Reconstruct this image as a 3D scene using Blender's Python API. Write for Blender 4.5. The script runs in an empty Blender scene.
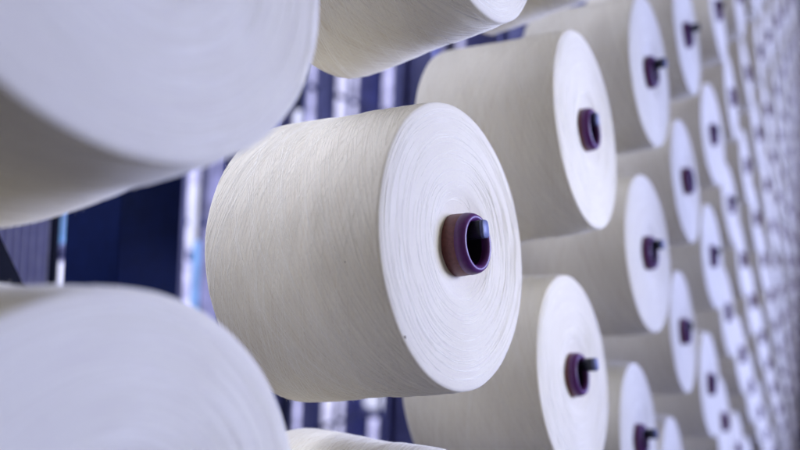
import bpy, math, random
from mathutils import Vector, Matrix
random.seed(7)
S = 0.1            # front radius of a yarn package, metres
H = 1.40           # camera height above the floor
COL = bpy.context.scene.collection
sc = bpy.context.scene

# ------------------------------------------------------------------ helpers
def mesh_obj(name, verts, faces, mats, parent=None, smooth=True, midx=None, uvs=None):
    me = bpy.data.meshes.new(name)
    me.from_pydata([tuple(v) for v in verts], [], faces)
    for m in (mats if isinstance(mats, (list, tuple)) else [mats]): me.materials.append(m)
    if smooth: me.polygons.foreach_set('use_smooth', [True]*len(me.polygons))
    if midx: me.polygons.foreach_set('material_index', midx)
    me.update()
    o = bpy.data.objects.new(name, me); COL.objects.link(o)
    if parent: o.parent = parent
    return o

def empty(name, label=None, cat=None, group=None, M=None):
    o = bpy.data.objects.new(name, None); COL.objects.link(o)
    o.empty_display_size = .02
    if label: o['label'] = label
    if cat: o['category'] = cat
    if group: o['group'] = group
    if M is not None: o.matrix_world = M
    return o

def lathe(profile, n=96, z0=0):
    """closed rings of (r, z) -> verts, faces"""
    V, F = [], []
    for r, z in profile:
        for k in range(n):
            a = 2*math.pi*k/n
            V.append((r*math.cos(a), r*math.sin(a), z))
    for i in range(len(profile)-1):
        for k in range(n):
            k2 = (k+1) % n
            F.append((i*n+k, i*n+k2, (i+1)*n+k2, (i+1)*n+k))
    return V, F

def tube(path, r, sides=4, flat=1.0):
    V, F = [], []
    for i, p in enumerate(path):
        p = Vector(p)
        t = (Vector(path[min(i+1, len(path)-1)]) - Vector(path[max(i-1, 0)])).normalized()
        up = p.normalized() if p.length > 1e-6 else Vector((0, 0, 1))
        b = t.cross(up).normalized(); u = b.cross(t)
        rr = r*(0.15 if i in (0, len(path)-1) else 1)
        for k in range(sides):
            a = 2*math.pi*(k+.5)/sides
            V.append(p + b*math.cos(a)*rr + u*math.sin(a)*rr*flat)
    for i in range(len(path)-1):
        for k in range(sides):
            k2 = (k+1) % sides
            F.append((i*sides+k, i*sides+k2, (i+1)*sides+k2, (i+1)*sides+k))
    return V, F

def merge(parts):
    V, F = [], []
    for v, f in parts:
        o = len(V); V += list(v); F += [tuple(i+o for i in q) for q in f]
    return V, F

def bevel_box(x0, x1, y0, y1, z0, z1, b):
    """box with chamfered vertical and horizontal edges"""
    import bmesh
    bm = bmesh.new()
    bmesh.ops.create_cube(bm, size=1)
    for v in bm.verts:
        v.co = Vector(((x0+x1)/2+v.co.x*(x1-x0), (y0+y1)/2+v.co.y*(y1-y0), (z0+z1)/2+v.co.z*(z1-z0)))
    if b > 0:
        bmesh.ops.bevel(bm, geom=list(bm.edges), offset=b, segments=2, profile=.5, affect='EDGES')
    V = [v.co.copy() for v in bm.verts]; bm.verts.index_update()
    F = [tuple(v.index for v in f.verts) for f in bm.faces]
    bm.free()
    return V, F

# ------------------------------------------------------------------ materials
def new_mat(name):
    m = bpy.data.materials.new(name); m.use_nodes = True
    nt = m.node_tree; b = nt.nodes['Principled BSDF']
    return m, nt, b
class NB:
    def __init__(s, nt): s.nt = nt
    def n(s, t, **kw):
        x = s.nt.nodes.new(t)
        for k, v in kw.items(): setattr(x, k, v)
        return x
    def val(s, x, sock):
        if isinstance(x, (int, float)): sock.default_value = x
        elif isinstance(x, (tuple, list)): sock.default_value = x
        else: s.nt.links.new(x, sock)
    def math(s, op, a, b=0.0, c=None):
        x = s.n('ShaderNodeMath', operation=op)
        s.val(a, x.inputs[0]); s.val(b, x.inputs[1])
        if c is not None: s.val(c, x.inputs[2])
        return x.outputs[0]
    def vec(s, x, y, z):
        c = s.n('ShaderNodeCombineXYZ')
        s.val(x, c.inputs[0]); s.val(y, c.inputs[1]); s.val(z, c.inputs[2])
        return c.outputs[0]
    def noise(s, v, scale=1, detail=2, rough=.5, dist=0):
        x = s.n('ShaderNodeTexNoise'); s.val(v, x.inputs['Vector'])
        x.inputs['Scale'].default_value = scale; x.inputs['Detail'].default_value = detail
        x.inputs['Roughness'].default_value = rough; x.inputs['Distortion'].default_value = dist
        return x.outputs[0]
    def ramp(s, f, stops):
        x = s.n('ShaderNodeValToRGB'); s.val(f, x.inputs[0])
        e = x.color_ramp.elements
        while len(e) < len(stops): e.new(.5)
        for k, (p, c) in enumerate(stops):
            e[k].position = p; e[k].color = c if len(c) == 4 else (*c, 1)
        return x.outputs[0]
    def mix(s, f, a, b, mode='MIX'):
        x = s.n('ShaderNodeMix', data_type='RGBA', blend_type=mode)
        s.val(f, x.inputs[0]); s.val(a, x.inputs[6]); s.val(b, x.inputs[7])
        return x.outputs[2]

YARN = (0.87, 0.825, 0.675, 1); YARN_GAP = (0.62, 0.54, 0.39, 1)
def yarn_material(kind):
    m, nt, b = new_mat('cotton_yarn_'+kind); g = NB(nt)
    tc = g.n('ShaderNodeTexCoord').outputs['Object']
    sep = g.n('ShaderNodeSeparateXYZ'); nt.links.new(tc, sep.inputs[0])
    X, Y, Z = [g.math('DIVIDE', sep.outputs[k], S) for k in range(3)]
    rnd = g.n('ShaderNodeObjectInfo').outputs['Random']
    seed = g.math('MULTIPLY', rnd, 37.0)
    th = g.math('ARCTAN2', Y, X)
    r = g.math('SQRT', g.math('ADD', g.math('MULTIPLY', X, X), g.math('MULTIPLY', Y, Y)))
    base = g.vec(X, Y, g.math('ADD', Z, seed))
    fine = g.noise(base, 55, 3, .65)
    broad = g.noise(base, 2.2, 2)
    if kind == 'side':
        heights = []
        wob = g.math('MULTIPLY', g.math('SUBTRACT', g.noise(base, 1.2, 1), .5), .02)
        for k, (al, F) in enumerate(((math.radians(15), 74), (math.radians(-13), 84), (math.radians(4), 100))):
            perp = g.math('SUBTRACT', g.math('MULTIPLY', Z, math.cos(al)), g.math('MULTIPLY', th, math.sin(al)))
            along = g.math('ADD', g.math('MULTIPLY', Z, math.sin(al)), g.math('MULTIPLY', th, math.cos(al)))
            perp = g.math('ADD', perp, wob)
            v = g.vec(g.math('MULTIPLY', perp, F), g.math('MULTIPLY', along, .55+.3*k), g.math('ADD', seed, k*9.7))
            nz = g.noise(v, 1, 1.5, .55)
            # ridges: sharpen
            rd = g.math('SUBTRACT', 1, g.math('MULTIPLY', g.math('ABSOLUTE', g.math('SUBTRACT', nz, .5)), 4.0))
            heights.append(rd)
        hh = g.math('ADD', g.math('MULTIPLY', heights[0], .42), g.math('MULTIPLY', heights[1], .36))
        hh = g.math('ADD', hh, g.math('MULTIPLY', heights[2], .22))
        # twisted ply grain running along the threads
        grain = g.noise(g.vec(g.math('MULTIPLY', Z, 110), g.math('MULTIPLY', th, 60), seed), 1, 2, .6)
        hh = g.math('ADD', g.math('MULTIPLY', hh, .75), g.math('MULTIPLY', grain, .40))
        f = g.ramp(hh, [(.15, (0, 0, 0)), (.75, (1, 1, 1))])
        bump_s, bump_d = .24, .0004
    else:
        wob = g.math('MULTIPLY', g.math('SUBTRACT', g.noise(base, 2.3, 2), .5), .09)
        rr = g.math('ADD', r, wob)
        c1 = g.math('DIVIDE', X, g.math('MAXIMUM', r, .02)); s1 = g.math('DIVIDE', Y, g.math('MAXIMUM', r, .02))
        v = g.vec(g.math('ADD', g.math('MULTIPLY', rr, 75), seed), g.math('MULTIPLY', c1, 2.6), g.math('MULTIPLY', s1, 2.6))
        a = g.noise(v, 1, 2.5, .62)
        v2 = g.vec(g.math('ADD', g.math('MULTIPLY', g.math('SUBTRACT', r, wob), 130), seed), g.math('MULTIPLY', c1, 6), g.math('MULTIPLY', s1, 6))
        a2 = g.noise(v2, 1, 2, .6)
        hh = g.math('ADD', g.math('MULTIPLY', a, .65), g.math('MULTIPLY', a2, .45))
        f = g.ramp(hh, [(.30, (0, 0, 0)), (.60, (1, 1, 1))])
        bump_s, bump_d = .13, .0003
    gap = YARN_GAP if kind == 'side' else (0.83, 0.77, 0.665, 1)
    col = g.mix(f, gap, YARN)
    tone = g.ramp(broad, [(.3, (.95, .94, .925)), (.7, (1, 1, 1))])
    col = g.mix(1.0, col, tone, 'MULTIPLY')
    col = g.mix(g.ramp(fine, [(.42, (0, 0, 0)), (.75, (.22, .22, .22))]), col, (0.62, 0.56, 0.49, 1))
    # small differences in bleach from package to package
    pk = g.ramp(rnd, [(0, (.955, .95, .94)), (.5, (1, .99, .975)), (1, (.975, .98, .985))])
    col = g.mix(1.0, col, pk, 'MULTIPLY')
    nt.links.new(col, b.inputs['Base Color'])
    b.inputs['Roughness'].default_value = .92
    b.inputs['Specular IOR Level'].default_value = .12
    b.inputs['Sheen Weight'].default_value = .25
    b.inputs['Sheen Roughness'].default_value = .5
    bp = g.n('ShaderNodeBump'); bp.inputs['Strength'].default_value = bump_s; bp.inputs['Distance'].default_value = bump_d
    hsum = g.math('ADD', hh, g.math('MULTIPLY', fine, .35))
    nt.links.new(hsum, bp.inputs['Height']); nt.links.new(bp.outputs[0], b.inputs['Normal'])
    return m

def simple(name, c, rough=.5, metal=0, coat=0, nscale=0, namt=.15, spec=.5, stretch=(1, 1, 1)):
    m, nt, b = new_mat(name); g = NB(nt)
    tc = g.n('ShaderNodeTexCoord').outputs['Object']
    mp = g.n('ShaderNodeMapping'); nt.links.new(tc, mp.inputs[0]); mp.inputs['Scale'].default_value = stretch
    nz = g.noise(mp.outputs[0], nscale or 20, 4, .6)
    lo = tuple(x*(1-namt) for x in c) + (1,); hi = tuple(min(1, x*(1+namt)) for x in c) + (1,)
    nt.links.new(g.ramp(nz, [(.3, lo), (.7, hi)]), b.inputs['Base Color'])
    rr = g.math('ADD', rough-.06, g.math('MULTIPLY', nz, .12)); nt.links.new(rr, b.inputs['Roughness'])
    b.inputs['Metallic'].default_value = metal; b.inputs['Coat Weight'].default_value = coat
    b.inputs['Specular IOR Level'].default_value = spec
    return m

M_SIDE, M_FACE = yarn_material('side'), yarn_material('face')
m, nt, b = new_mat('loose_thread'); M_THREAD = m
b.inputs['Sheen Weight'].default_value = .3; b.inputs['Sheen Roughness'].default_value = .5
b.inputs['Base Color'].default_value = (0.97, 0.93, 0.80, 1); b.inputs['Roughness'].default_value = .9
b.inputs['Specular IOR Level'].default_value = .1
M_CARD = simple('brown_cone_wall', (0.15, 0.045, 0.045), .45, nscale=400, namt=.25)
M_PURPLE = simple('purple_plastic', (0.085, 0.012, 0.110), .42, coat=.0, nscale=300, namt=.15)
M_PEG = simple('peg_black_steel', (0.022, 0.025, 0.035), .38, metal=.3, nscale=300)
M_PEGTIP = simple('peg_tip_steel', (0.12, 0.14, 0.28), .5, metal=.1, nscale=300)
M_NAVY = simple('navy_paint', (0.004, 0.012, 0.070), .6, nscale=60, namt=.15, spec=.12)
M_NAVY2 = simple('dark_navy_paint', (0.006, 0.009, 0.030), .5, nscale=25, namt=.3, spec=.3)
M_STEEL = simple('grey_blue_steel', (0.16, 0.17, 0.32), .35, metal=.4, nscale=8, namt=.35, stretch=(6, 6, .6))
M_BLUE = simple('dull_blue_paint', (.12, .13, .33), .5, nscale=12, namt=.4)
M_SPECK = simple('brown_lint', (0.10, 0.06, 0.035), .9, nscale=900)

# ------------------------------------------------------------------ the yarn package (prototype meshes)
L = 1.40
def yarn_profile(rng):
    w = lambda a: rng.uniform(-a, a)
    P = [(.25, .03), (.6, .012), (1.0, .0), (1.075, .008), (1.095, .03), (1.10, .06)]
    n0 = len(P)
    for k in range(1, 22):
        t = k/22
        z = .06 + t*(L-.06-.035)
        P.append((1.10-.098*t + .006*math.sin(3.1*t*math.pi+w(1)) , z))
    P += [(1.0015, L-.022), (1.0, L-.010), (.994, L-.002), (.978, L+.0015)]
    n1 = len(P)
    for r in (.93, .88, .82, .76, .70, .64, .58, .53, .48, .44, .405, .38, .355, .33, .305, .28, .25, .225, .205):
        z = L + .004 + .008*math.sin((r-.4)*5)
        if r < .42: z -= (.42-r)*.20
        z += w(.0006) + .003*math.exp(-((r-.40)/.025)**2)
        P.append((r, z))
    return P, n0, n1

def make_yarn_mesh(seed, n_side, n_face, n_fuzz):
    rng = random.Random(seed)
    P, n0, n1 = yarn_profile(rng)
    N = 168
    V, F, MI = [], [], []
    ph = [rng.uniform(0, 6.28) for _ in range(8)]
    # gentle lumps of the winding
    def lump(a, z): return 1 + .0022*math.sin(3*a+ph[0]+2*z) + .0016*math.sin(7*a+ph[1]-5*z) + .0008*math.sin(17*a+ph[2]+9*z)
    def dish(a, r): return .0030*math.sin(2*a+ph[3]+8*r) + .0012*math.sin(5*a+ph[4]-8*r) + .0005*math.sin(11*a+ph[5]+20*r)
    for i, (r, z) in enumerate(P):
        for k in range(N):
            a = 2*math.pi*k/N
            q = lump(a, z)
            dz = 0
            if i >= n1:
                dz = dish(a, r)
            if i < 3: dz = 0
            V.append((r*q*math.cos(a), r*q*math.sin(a), z+dz))
    for i in range(len(P)-1):
        for k in range(N):
            k2 = (k+1) % N
            F.append((i*N+k, i*N+k2, (i+1)*N+k2, (i+1)*N+k))
            MI.append(0 if n0-2 <= i < n1-3 else 1)
    rings = [(z, r) for r, z in P[n0-1:n1]]
    def rad(z):
        for (z0, r0), (z1, r1) in zip(rings, rings[1:]):
            if z0 <= z <= z1: return r0+(r1-r0)*(z-z0)/(z1-z0)
        return rings[0][1] if z < rings[0][0] else rings[-1][1]
    parts = []
    # strands lying on the side: each a crossing of the package or a piece of one
    for _ in range(n_side):
        al = math.radians(rng.choice((1, -1))*rng.uniform(9, 21))
        a0 = rng.uniform(0, 2*math.pi); z0 = rng.uniform(.03, L-.05); ln = rng.choice((rng.uniform(1, 3), rng.uniform(2, 6)))
        thick = rng.choice((.0014, .0017, .0022)); wob = rng.uniform(.0, .004); wf = rng.uniform(1, 4)
        path = []; steps = max(8, int(ln*(30 if n_side > 500 else 20)))
        for s in range(steps+1):
            u = s/steps*ln
            z = z0 + u*math.sin(al)*1.05 + wob*math.sin(u*wf+a0)
            if z < .03 or z > L-.04: break
            a = a0 + u*math.cos(al)/1.05
            R = rad(z)*lump(a, z) + .0004
            path.append((R*math.cos(a), R*math.sin(a), z))
        if len(path) > 3: parts.append(tube(path, thick, 4, .38))
    # arcs on the front face
    def zf(r):
        for (r0, z0), (r1, z1) in zip(P[n1-1:], P[n1:]):
            if r1 <= r <= r0: return z0+(z1-z0)*(r0-r)/(r0-r1)
        return L
    for _ in range(n_face):
        r0 = math.sqrt(rng.uniform(.30**2, .97**2)); a0 = rng.uniform(0, 6.283); ln = rng.uniform(.25, 1.5)
        dr = rng.uniform(-.035, .035); thick = rng.choice((.0014, .0018, .0022))
        path = []; steps = max(6, int(ln*14))
        for s in range(steps+1):
            u = s/steps
            r = min(.972, max(.25, r0 + dr*u + .004*math.sin(u*6+a0))); a = a0+ln*u
            path.append((r*lump(a, L)*math.cos(a), r*lump(a, L)*math.sin(a), zf(r)+dish(a, r)+.0003))
        V2, F2 = tube(path, thick, 4, .5)
        parts.append((V2, F2))
    # tiny fibre ends
    for _ in range(n_fuzz):
        a = rng.uniform(0, 6.283); z = rng.uniform(.02, L); R = rad(z)
        p0 = Vector((R*math.cos(a), R*math.sin(a), z)); nrm = Vector((math.cos(a), math.sin(a), 0))
        tg = Vector((-math.sin(a), math.cos(a), 0)); ln = rng.uniform(.01, .035)
        d = (tg*rng.uniform(-1, 1)+Vector((0, 0, rng.uniform(-1, 1)))+nrm*rng.uniform(.1, .9)).normalized()
        p1 = p0+d*ln*.6; p2 = p1+(d+tg*rng.uniform(-.6, .6)).normalized()*ln*.4
        parts.append(tube([p0, p1, p2], .0009, 3))
    VT, FT = merge(parts) if parts else ([], [])
    o = len(V); V = V+VT; F = F+[tuple(i+o for i in q) for q in FT]; MI += [2]*len(FT)
    V = [Vector(v)*S for v in V]
    me = bpy.data.meshes.new('yarn')
    me.from_pydata([tuple(v) for v in V], [], F)
    for mm in (M_SIDE, M_FACE, M_THREAD): me.materials.append(mm)
    me.polygons.foreach_set('material_index', MI)
    me.polygons.foreach_set('use_smooth', [True]*len(me.polygons)); me.update()
    return me

YM = [make_yarn_mesh(11, 560, 220, 500), make_yarn_mesh(23, 330, 260, 200), make_yarn_mesh(31, 330, 260, 200)]
YM_FAR = [make_yarn_mesh(41, 40, 60, 0), make_yarn_mesh(43, 40, 60, 0)]

def mk_mesh(name, VF, mats, scale=S, midx=None):
    V, F = VF
    me = bpy.data.meshes.new(name); me.from_pydata([tuple(Vector(v)*scale) for v in V], [], F)
    for mm in mats: me.materials.append(mm)
    me.polygons.foreach_set('use_smooth', [True]*len(me.polygons)); me.update()
    return me
# the paper cone: brown wall outside, hollow
cone_prof = [(.151, -.10), (.262, -.10), (.266, -.08), (.262, 0), (.218, L), (.214, L+.055), (.212, L+.060)]
CONE = mk_mesh('cone', lathe(cone_prof+[(.152, L+.05), (.152, -.10)], 64), [M_CARD])
rim_prof = [(.2125, L+.052), (.2165, L+.062), (.214, L+.085), (.207, L+.110), (.196, L+.127), (.182, L+.133), (.167, L+.127), (.156, L+.112), (.151, L+.09), (.1495, L+.075)]
BORE = mk_mesh('bore', lathe([(.1494, L+.076), (.149, L+.02), (.149, -.09)], 64), [simple('bore_shade_black', (.012, .008, .016), .7, nscale=300, spec=.2)])  # near-black colour paints the shade inside the hollow tube
RIM = mk_mesh('rim', lathe(rim_prof, 72), [M_PURPLE])

# ------------------------------------------------------------------ where everything stands (solved from the photograph's perspective)
A = Vector((4.32401, 2.21924, .03356)); P = Vector((2.65835, 0, 0)); VV = Vector((-.005426, 0, -2.451686))
N0 = Vector((-.0126, -.99194, .1261)).normalized()
OBS = {
(0,0): ((0.026,0.013,-0.004),0.991,(-0.0268,-0.9913,0.1292)),
(1,-0.5): ((-0.009,-0.018,-0.005),1.007,(0.0066,-0.9917,0.1288)),
(2,-1): ((0.004,0.010,-0.021),1.003,(-0.0268,-0.9954,0.0916)),
(3,-1.5): ((-0.008,0.050,-0.003),1.000,(-0.0217,-0.9941,0.1066)),
(1,0.5): ((-0.011,0.021,-0.014),0.999,(-0.0079,-0.9859,0.1672)),
(2,0): ((-0.052,-0.061,0.018),1.038,(-0.0384,-0.9921,0.1193)),
(3,-0.5): ((-0.030,-0.002,0.010),1.021,(-0.0192,-0.9924,0.1216)),
(4,-1): ((-0.008,0.005,-0.029),1.015,(-0.0530,-0.9934,0.1017)),
(2,1): ((0.006,-0.004,0.004),0.998,(0.0214,-0.9899,0.1401)),
(3,0.5): ((0.020,-0.023,-0.002),0.987,(0.0002,-0.9928,0.1202)),
(4,0): ((-0.015,-0.051,0.027),1.022,(-0.0280,-0.9934,0.1110)),
(4,1): ((0.009,-0.070,-0.004),0.999,(-0.0136,-0.9934,0.1143)),
(3,1.5): ((0.002,0.058,0.016),1.000,(0.0237,-0.9941,0.1060)),
(0,-1): ((-0.048,-0.021,0.076),0.989,(-0.0147,-0.9910,0.1330)),
(-1,-.5): ((0,0,0),1.0,tuple(N0)), (-1,.5): ((0,0,0),1.0,tuple(N0)), (0,1): ((0,0,0),1.0,tuple(N0)),
}
FPX = 705.19
RX = Vector((.53207, -.84569, .04142)); UP = Vector((-.04767, .01892, .99868)); BK = Vector((-.84536, -.53335, -.03025))
UP = (UP - RX*UP.dot(RX)).normalized(); BK = RX.cross(UP)
def project(p):       # p in units of S, camera at origin -> photo px
    z = -p.dot(BK)
    if z < .2: return None
    return 400+FPX*p.dot(RX)/z, 225-FPX*p.dot(UP)/z, z

def frame(origin, n, xhint):
    zz = n.normalized(); xx = (xhint - zz*xhint.dot(zz)).normalized(); yy = zz.cross(xx)
    M = Matrix((xx, yy, zz)).transposed().to_4x4()
    M.translation = origin
    return M

HT = Vector((0, 0, H))
slots = []
for i in range(-1, 19):
    for jj in range(-12, 13):
        j = jj/2
        if (i % 2 == 0) != (j == int(j)): continue
        if abs(j) > 5.5: continue
        C = A + P*i + VV*j
        ok = False
        pad = 3
        for cc in (C, C-N0*L):
            pr = project(cc)
            if pr is None: continue
            rr = FPX*1.08/pr[2]
            if -rr-pad < pr[0] < 800+rr+pad and -rr-pad < pr[1] < 450+rr+pad: ok = True
        if ok: slots.append((i, j))

# ---- labels: every package in view gets words of its own
SPECIAL = {
(0,0): 'sharp cream yarn cone in the middle of the photo, hollow purple core facing the camera',
(-1,-.5): 'huge blurred yarn cone at top left, pale round face cut off by the frame',
(-1,.5): 'huge blurred yarn cone filling the bottom left corner, below the dark blue post',
(0,-1): 'yarn cone directly above the sharp middle cone, only its shaded underside and rim showing',
(0,1): 'yarn cone directly below the sharp middle cone, only its curved top showing at bottom edge',
(1,-.5): 'blurred yarn cone just right of the sharp middle cone and slightly higher, whole face showing',
(1,.5): 'yarn cone just right of the sharp middle cone and lower, black peg sticking out',
(1,-1.5): 'shaded yarn cone at the top edge above the first cone right of the middle',
}
ORD = ['first', 'second', 'third', 'fourth', 'fifth', 'sixth', 'seventh', 'eighth', 'ninth', 'tenth', 'eleventh', 'twelfth', 'thirteenth', 'fourteenth', 'fifteenth', 'sixteenth', 'seventeenth', 'eighteenth', 'nineteenth']
bycol = {}
for (i, j) in slots:
    pr = project(A+P*i+VV*j)
    bycol.setdefault(i, []).append((j, pr))
def label_for(i, j):
    if (i, j) in SPECIAL: return SPECIAL[(i, j)]
    rows = sorted(x[0] for x in bycol[i])
    k = rows.index(j)
    size = 'pale yarn cone' if i < 5 else ('small yarn cone' if i < 10 else 'tiny yarn cone')
    return f'{size}, {ORD[k]} from the top in the {ORD[i]} column right of the middle cone'

rng = random.Random(3)
pegs_by_col = {}
n_built = 0
PEGOUT = {(0,0): .19, (1,-.5): .10, (1,.5): .22, (2,-1): .20, (2,0): .18, (2,1): .22, (3,-1.5): .2}
for (i, j) in slots:
    C = A + P*i + VV*j
    d, rs, n = OBS.get((i, j), (None, None, None))
    if d is None:
        jx = .015 if i > 4 else .015
        d = (rng.uniform(-jx, jx), rng.uniform(-.05, .05), rng.uniform(-.03, .03)); rs = rng.uniform(.985, 1.015) if i < 6 else rng.uniform(.94, 1.02)
        n = N0 + Vector((rng.uniform(-.02, .02), 0, rng.uniform(-.03, .03)))
    C = C + Vector(d); n = Vector(n).normalized()
    if (i, j) == (-1, .5): C += Vector((0, 0, 0))
    back = (C - n*L*rs)
    M = frame(back*S + HT, n, Vector((-1, 0, .15)))
    root = empty('yarn_package', label_for(i, j), 'yarn cone', 'yarn cones hanging on the creel pegs')
    root.matrix_world = M @ Matrix.Diagonal((rs, rs, rs, 1))
    if (i, j) == (0, 0): ym = YM[0]
    elif i <= 3: ym = YM[1+(n_built % 2)]
    else: ym = YM_FAR[n_built % 2]
    n_built += 1
    y = bpy.data.objects.new('yarn', ym); COL.objects.link(y); y.parent = root
    if i >= 4: y.rotation_euler.z = rng.uniform(-.5, .5)
    c = bpy.data.objects.new('cone', CONE); COL.objects.link(c); c.parent = root
    if (i, j) != (0, 0): c.location.z = -rng.uniform(.03, .07)*S
    rm = bpy.data.objects.new('rim', RIM); COL.objects.link(rm); rm.parent = c
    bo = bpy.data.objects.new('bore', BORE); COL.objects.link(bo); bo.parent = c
    out = PEGOUT.get((i, j), rng.uniform(.02, .15))
    pegs_by_col.setdefault(i, []).append((j, C, n, out, rs))
    if (i, j) == (0, 0):
        hero = root
        parts = []
        for (a, rr, zz, w) in ((0, 0, 0, 0),):
            pass
        # a trapped fleck of seed husk on the face and one on the side
        def fleck(co, nrm, w, h):
            t = Vector(nrm).cross(Vector((0, 0, 1)))
            if t.length < .1: t = Vector((1, 0, 0))
            t.normalize(); u = Vector(nrm).cross(t)
            Vv = [Vector(co)+(t*math.cos(q)*w*(1+.3*math.sin(3*q))+u*math.sin(q)*h)+Vector(nrm)*.002 for q in [k*math.pi/4 for k in range(8)]]
            Vv.append(Vector(co)+Vector(nrm)*.007)
            return Vv, [(k, (k+1) % 8, 8) for k in range(8)]
        hero_fleck = fleck

# ---- creel posts with their pegs
def post_labels(i):
    if i == 0: return 'dark upright creel post behind the sharp middle yarn cone, holding its peg'
    if i == -1: return 'dark upright creel post behind the two huge blurred cones on the left'
    return f'dark upright creel post hidden behind the {ORD[i]} column of cones right of the middle'
for i, lst in sorted(pegs_by_col.items()):
    base = A + P*i - N0*(L+.42)
    px, py = base.x*S, base.y*S
    root = empty('creel_post', post_labels(i), 'creel post', 'upright posts of the creel', Matrix.Translation((px, py, 0)))
    top = H + 1.75
    VF = merge([bevel_box(-.011, .011, 0, .030, 0, top, .002), bevel_box(-.020, .020, .031, .036, 0, top, .001)])
    mesh_obj('column', *VF, M_BLUE, root)
    for (j, C, n, out, rs) in lst:
        # the tube hangs on its peg: peg touches the top of the bore
        upv = (Vector((0, 0, 1)) - n*n.z).normalized()
        c0 = C + upv*(.149*rs-.058) ; 
        start = c0 - n*(L+.42+.05); end = c0 + n*out
        ln = (end-start).length
        prof = [(.001, 0), (.056, 0), (.056, ln-.10), (.056, ln-.008), (.053, ln-.002), (.046, ln), (.001, ln)]
        if i != 0:
            prof = [(.001, 0), (.040, 0), (.040, ln-.13), (.044, ln-.125), (.057, ln-.11), (.057, ln-.012), (.052, ln), (.001, ln)]
        V, F = lathe(prof, 28)
        def sq(V):
            out_ = []
            for x, y, z in V:
                a = math.atan2(y, x); k = (abs(math.cos(a)/.86)**4+abs(math.sin(a)/1.12)**4)**-.25
                out_.append((x*k, y*k, z))
            return out_
        V = sq(V)
        Mp = frame(start*S+HT, n, Vector((1, 0, 0)))
        inv = root.matrix_world.inverted() if False else Matrix.Translation((-px, -py, 0))
        o = mesh_obj('peg', [Vector(v)*S for v in V], F, M_PEG, root)
        o.matrix_local = inv @ Mp
        if i <= 2:
            V2, F2 = lathe([(.0005, ln+.003), (.050, ln+.003), (.0555, ln-.003), (.0567, ln-.008), (.0567, ln-.02)], 28)
            if i != 0: V2, F2 = lathe([(.0005, ln+.003), (.050, ln+.003), (.0575, ln-.010), (.0578, ln-.03)], 28)
            V2 = sq(V2)
            mesh_obj('peg_tip', [Vector(v)*S for v in V2], F2, M_PEGTIP, o)

# flecks of seed husk caught in the middle cone (face, side)
from mathutils.bvhtree import BVHTree
yo = [c for c in hero.children if c.name.startswith('yarn')][0]
bvh = BVHTree.FromPolygons([v.co for v in yo.data.vertices], [tuple(p.vertices) for p in yo.data.polygons])
Mh = hero.matrix_world.copy(); Mi = Mh.inverted()
for px, py, sz in ((405, 337, .0011), (208.5, 192, .0010), (345, 262, .0005)):
    d = RX*((px-400)/FPX) + UP*(-(py-225)/FPX) - BK
    o_ = Mi @ HT; dd = (Mi.to_3x3() @ d).normalized()
    hit, nrm, idx, dist = bvh.ray_cast(o_, dd)
    if hit is None: continue
    if nrm.dot(dd) > 0: nrm = -nrm
    V, F = hero_fleck(hit, nrm, sz, sz*.6)
    V = [Vector(v) - nrm*.0018 if k < 8 else Vector(v) - nrm*.0063 for k, v in enumerate(V)]
    mesh_obj('lint_fleck', V, F, M_SPECK, hero)

# ------------------------------------------------------------------ the hall behind the creel
def ratio(px):        # x / y of the vertical plane seen at photo column px
    cx = (px-400)/FPX
    d = RX*cx - BK
    return d.x/d.y
# square navy machine post standing between the left cones
def thing(name, label, cat, loc, group=None):
    return empty(name, label, cat, group, Matrix.Translation(loc))
y0 = .60; x0 = ratio(120)*y0; x1 = ratio(180)*y0; y1 = x0/ratio(66)
t = thing('machine_post', 'dark navy square steel post between the two huge blurred cones on the left', 'machine post', (x0, y0, 0))
mesh_obj('shaft', *bevel_box(0, x1-x0, 0, y1-y0, .012, 2.9, .0012), M_NAVY, t, smooth=False)
mesh_obj('foot_plate', *bevel_box(-.03, x1-x0+.03, -.03, y1-y0+.03, 0, .012, .002), M_NAVY2, t, smooth=False)

# diagonal brace, lower end behind the post
def at(px, py, y):
    d = RX*((px-400)/FPX) + UP*(-(py-225)/FPX) - BK
    return d*(y/d.y) + HT
pa, pb = at(1, 238, .66), at(28, 294, .66)
dv = (pb-pa).normalized(); side = Vector((0, 1, 0)).cross(dv).normalized()
if side.x > 0: side = -side
t = thing('diagonal_brace', 'dark slanting steel brace at the left edge beside the navy post', 'brace', pa+dv*.8)
q0, q1 = pa-dv*.35, pa+dv*.8
VB = [];
for q in (q0, q1):
    for u, w in ((0, 0), (.05, 0), (.05, .05), (0, .05)):
        VB.append(q+side*u+Vector((0, w, 0))-(pa+dv*.8))
FB = [(0, 1, 2, 3), (7, 6, 5, 4)] + [(k, 4+k, 4+(k+1) % 4, (k+1) % 4) for k in range(4)]
mesh_obj('bar', VB, FB, M_NAVY2, t, smooth=False)

# corrugated light panel seen past the brace
mg, nt, b = new_mat('ribbed_panel_paint'); g = NB(nt)
tc = g.n('ShaderNodeTexCoord').outputs['Object']
nz = g.noise(tc, 60, 3, .6)
nt.links.new(g.ramp(nz, [(.3, (.60, .60, .82)), (.7, (.74, .74, .92))]), b.inputs['Base Color']); b.inputs['Roughness'].default_value = .5
yy = .95; xa, xb = ratio(-40)*yy, ratio(50)*yy
t = thing('ribbed_panel', 'grey lavender ribbed metal panel at the left edge between brace and bright lamp', 'panel', (xa, yy, 0))
V, F = [], []; nrib = 44
for k in range(nrib+1):
    u = k/nrib*(xb-xa); w = .008 if (k % 4) in (1, 2) else 0
    V += [(u, -w, .2), (u, -w, 2.4), (u, .02, .2), (u, .02, 2.4)]
for k in range(nrib):
    a = 4*k
    F += [(a, a+4, a+5, a+1), (a+2, a+3, a+7, a+6), (a+1, a+5, a+7, a+3), (a, a+2, a+6, a+4)]
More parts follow.
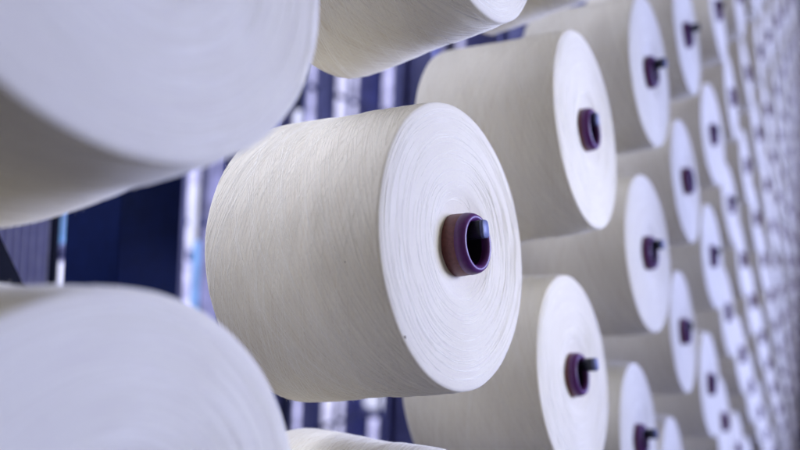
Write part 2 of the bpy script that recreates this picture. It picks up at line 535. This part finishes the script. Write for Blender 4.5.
F += [(0, 1, 3, 2), (4*nrib, 4*nrib+2, 4*nrib+3, 4*nrib+1)]
mesh_obj('sheet', V, F, mg, t, smooth=False)
mesh_obj('end_strip', *bevel_box(xb-xa+.001, xb-xa+.013, -.006, .022, .2, 2.4, .002), M_NAVY2, t)

# emissive things: tube lamps, lit window panes and a cyan object made to glow
def lit(name, c, s, vary=.35, scale=(3, 3, 3)):
    m, nt, b = new_mat(name); g = NB(nt)
    tc = g.n('ShaderNodeTexCoord').outputs['Object']
    mp = g.n('ShaderNodeMapping'); nt.links.new(tc, mp.inputs[0]); mp.inputs['Scale'].default_value = scale
    nz = g.noise(mp.outputs[0], 1, 3, .6)
    col = g.ramp(nz, [(.38, tuple(x*(1-vary) for x in c)), (.60, c)])
    nt.links.new(col, b.inputs['Emission Color']); b.inputs['Emission Strength'].default_value = s
    b.inputs['Base Color'].default_value = (.3, .3, .35, 1); b.inputs['Roughness'].default_value = .4
    return m
LIT_W = lit('lamp_glass', (.74, .76, 1.0), 1.1, .2)
LIT_BLUE = lit('blue_glow', (.12, .38, .90), .9, .5, (20, 20, 14))
PANES = {'bright': lit('bright_pane', (.70, .70, 1.0), 1.6, .5, (14, 14, 15)),
         'mid': lit('soft_pane', (.60, .60, .98), 1.6, .55, (14, 14, 15)),
         'dim': lit('dim_pane', (.30, .30, .62), 1.0, .7, (14, 14, 8))}
def glow_tube(pxa, pxb, y, z0, z1, mat, label, group=None):
    xa, xb = ratio(pxa)*y, ratio(pxb)*y; r = (xb-xa)/2
    t = thing('glow_tube', label, 'lamp', ((xa+xb)/2, y, z0), group)
    V, F = lathe([(.001, 0), (r*.8, .002), (r, .012), (r, z1-z0-.012), (r*.8, z1-z0-.002), (.001, z1-z0)], 20)
    mesh_obj('glass', V, F, mat, t)
    V, F = lathe([(.001, -.03), (r*1.1, -.03), (r*1.1, -.001), (.001, -.001)], 20)
    mesh_obj('cap', V, F, M_STEEL, t)
    return t
zz = at(62, 262, 1.25).z
glow_tube(57, 67, 1.25, zz-.8, zz, LIT_W, 'white glowing tube lamp left of the dark navy post')
zb = at(62, 222, 1.25).z
glow_tube(57, 66, 1.25, zz+.035, zb+.05, LIT_BLUE, 'short bluish glowing tube above the white lamp left of the navy post')
zz = at(197, 240, 1.3).z
glow_tube(195, 201, 1.3, zz-.30, zz, LIT_BLUE, 'cyan object made to glow, close to the back end of the middle cone')  # a cyan object rather than a lamp; its colour is made emissive
zz2 = at(192, 184, 1.5).z; zz3 = at(192, 250, 1.5).z
glow_tube(189.5, 196, 1.5, zz3, zz2, LIT_W, 'white glowing tube lamp between the navy post and the middle cone')
zc = at(293, 112, 1.6).z
glow_tube(290.5, 297.5, 1.6, zc-.3, zc+.012, LIT_W, 'small white lamp glowing just above the middle cone top edge')
zc = at(384, 400, 1.6).z
glow_tube(377, 391, 1.6, zc-.02, zc+.3, LIT_W, 'round white lamp glow just under the middle cone lower edge')

# far wall of the hall with tall lit windows and dark mullion posts
M_WALL = simple('hall_wall_paint', (.16, .16, .32), .8, nscale=3, namt=.3)
WY = 2.6
def wall(name, x0, x1, y0, y1, z0, z1, mat):
    o = mesh_obj(name, *bevel_box(x0, x1, y0, y1, z0, z1, 0), mat, smooth=False); o['kind'] = 'structure'; return o
wall('wall', -1, 12, WY+.05, WY+.15, 0, 3.5, M_WALL)
wall('end_wall', 6.2, 6.3, -3.0, WY+.04, 0, 3.5, simple('end_wall_paint', (.03, .03, .06), .8, nscale=3))
wall('floor', -3, 12, -3.0, WY+.3, -.1, 0, simple('floor_paint', (.10, .10, .14), .45, nscale=4, namt=.25))
wins = [(-60, 20, 'dim'), (22, 56, 'mid'), (58, 100, 'dim'), (110, 178, 'dim'), (180, 200, 'mid'), (202, 262, 'dim'), (298, 326, 'mid'), (331, 361, 'bright'), (378, 408, 'mid'), (412, 440, 'dim'), (450, 480, 'mid'), (486, 520, 'mid'), (530, 560, 'dim')]
names = {'dim': 'dim blue', 'mid': 'lavender', 'bright': 'bright lavender'}
where = {298: 'just right of the post behind the middle cone', 331: 'in the middle of the gap above the middle cone', 378: 'beside the next cone to the right',
         412: 'behind the first cone right of the middle', 450: 'behind the upper right cones', 486: 'behind the top edge cones, right of the underside cone', 530: 'furthest right behind the cones',
         -60: 'furthest left, behind the ribbed panel', 22: 'behind the ribbed panel, second from left', 58: 'behind the lamp beside the navy post', 110: 'hidden behind the navy post', 180: 'between navy post and middle cone', 202: 'behind the back end of the middle cone'}
for a, bb, k in wins:
    xa, xb = ratio(a)*WY, ratio(bb)*WY
    t = thing('window', f'tall narrow {names[k]} window blurred {where[a]}', 'window', (xa, WY, .06), 'tall blurred windows of the hall')
    mesh_obj('pane', *bevel_box(0, xb-xa, .012, .022, 0, 3.1, 0), PANES[k], t, smooth=False)
    fr = merge([bevel_box(-.02, 0, 0, .045, -.02, 3.12, .002), bevel_box(xb-xa, xb-xa+.02, 0, .045, -.02, 3.12, .002),
                bevel_box(.0005, xb-xa-.0005, 0, .045, -.02, 0, .002), bevel_box(.0005, xb-xa-.0005, 0, .045, 3.1, 3.12, .002)])
    mesh_obj('frame', *fr, M_NAVY2, t)
posts = [(183.2, 186, 1.0, 'pinkish grey thin rod right beside the navy post', M_STEEL),
         (318, 331, 1.7, 'grey blue steel post under the middle cone, between two lit windows', M_STEEL),
         (362, 375, 1.9, 'dark blue post in the gap above and below the middle cone', M_BLUE),
         (400, 409, 1.8, 'dark post blurred against the back end of the next cone to the right', M_BLUE),
         (300, 303, 1.4, 'thin steel rod crossing the first lit window', M_STEEL),
         (344, 347, 1.4, 'thin steel rod crossing the brightest window', M_STEEL),
         (389, 392, 1.3, 'thin steel rod crossing the window beside the next cone', M_STEEL),
         (476, 492, 1.9, 'dark post blurred behind the cone above the middle one', M_BLUE)]
for a, bb, y, lab, mt in posts:
    xa, xb = ratio(a)*y, ratio(bb)*y
    t = thing('steel_post', lab, 'steel post', (xa, y, 0), 'posts standing behind the creel')
    mesh_obj('shaft', *bevel_box(0, xb-xa, 0, max(.012, (xb-xa)*.6), .006, 3.2, .0012), mt, t)
    mesh_obj('foot_plate', *bevel_box(-.02, xb-xa+.02, -.02, max(.012, (xb-xa)*.6)+.02, 0, .006, .001), mt, t)

for py, y, lab in ((97, 1.75, 'thin grey rail crossing the lit windows just above the middle cone'), (421, 1.75, 'thin grey rail crossing the lit windows just below the middle cone'), (232, 1.6, 'thin grey rail hidden mostly behind the middle cone')):
    p0 = at(340, py, y); xa, xb = ratio(182)*y, ratio(600)*y
    t = thing('guide_rail', lab, 'rail', (xa, y, p0.z), 'horizontal rails behind the creel')
    mesh_obj('bar', *bevel_box(0, xb-xa, -.006, .006, -.008, .008, .002), M_STEEL, t)
    q = .07
    while q < xb-xa:
        V, F = lathe([(.001, -.022), (.009, -.022), (.011, -.016), (.011, -.0075), (.001, -.0075)], 14)
        mesh_obj('guide', [(x+q, z_, y_) for x, y_, z_ in V], F, M_SPECK if int(q*100) % 3 == 0 else M_PEGTIP, t)
        q += .17
# ------------------------------------------------------------------ light
w = bpy.data.worlds.new('World'); sc.world = w; w.use_nodes = True
bg = w.node_tree.nodes['Background']; bg.inputs[0].default_value = (.64, .605, .555, 1); bg.inputs[1].default_value = .27
def area(name, loc, target, sx, sy, power, col):
    l = bpy.data.lights.new(name, 'AREA'); l.shape = 'RECTANGLE'; l.size = sx; l.size_y = sy; l.energy = power; l.color = col
    o = bpy.data.objects.new(name, l); COL.objects.link(o); o.location = loc
    d = (Vector(target)-Vector(loc)).normalized()
    zz = -d; xx = Vector((1, 0, 0)); xx = (xx-zz*xx.dot(zz)).normalized(); yy = zz.cross(xx)
    M = Matrix((xx, yy, zz)).transposed().to_4x4(); M.translation = loc; o.matrix_world = M
    return o
k = area('aisle_light', (3.0, -2.3, H+.6), (1.2, .2, H-.05), 2.4, 1.2, 126, (.44, .52, 1.04)); k.data.spread = math.radians(150)
area('far_violet_fill', (5.4, -1.9, H+.8), (4.2, .2, H-.05), 1.5, .8, 17, (.42, .38, 1.0))  # added violet accent that tints the far columns
k = area('near_spot_fill', (1.0, -.85, H+.3), (.58, .2, H+.02), .35, .35, .52, (.96, .98, .95)); k.data.spread = math.radians(45)  # added narrow light that whitens the middle cone against its neighbours
area('hall_light', (-.1, 1.4, H+1.3), (.4, .25, H), 1.6, .8, 52, (.70, .745, 1.0))

# ------------------------------------------------------------------ camera
cam = bpy.data.cameras.new('camera'); co = bpy.data.objects.new('camera', cam); COL.objects.link(co)
Mc = Matrix((RX, UP, BK)).transposed().to_4x4(); Mc.translation = HT
co.matrix_world = Mc
cam.sensor_width = 36; cam.lens = FPX/800*36
cam.clip_start = .01; cam.clip_end = 100
cam.dof.use_dof = True; cam.dof.focus_distance = .478; cam.dof.aperture_fstop = 3.1
sc.camera = co
sc.view_settings.view_transform = 'Standard'; sc.view_settings.look = 'None'
sc.view_settings.exposure = 0; sc.view_settings.gamma = 1
print('packages', len(slots))
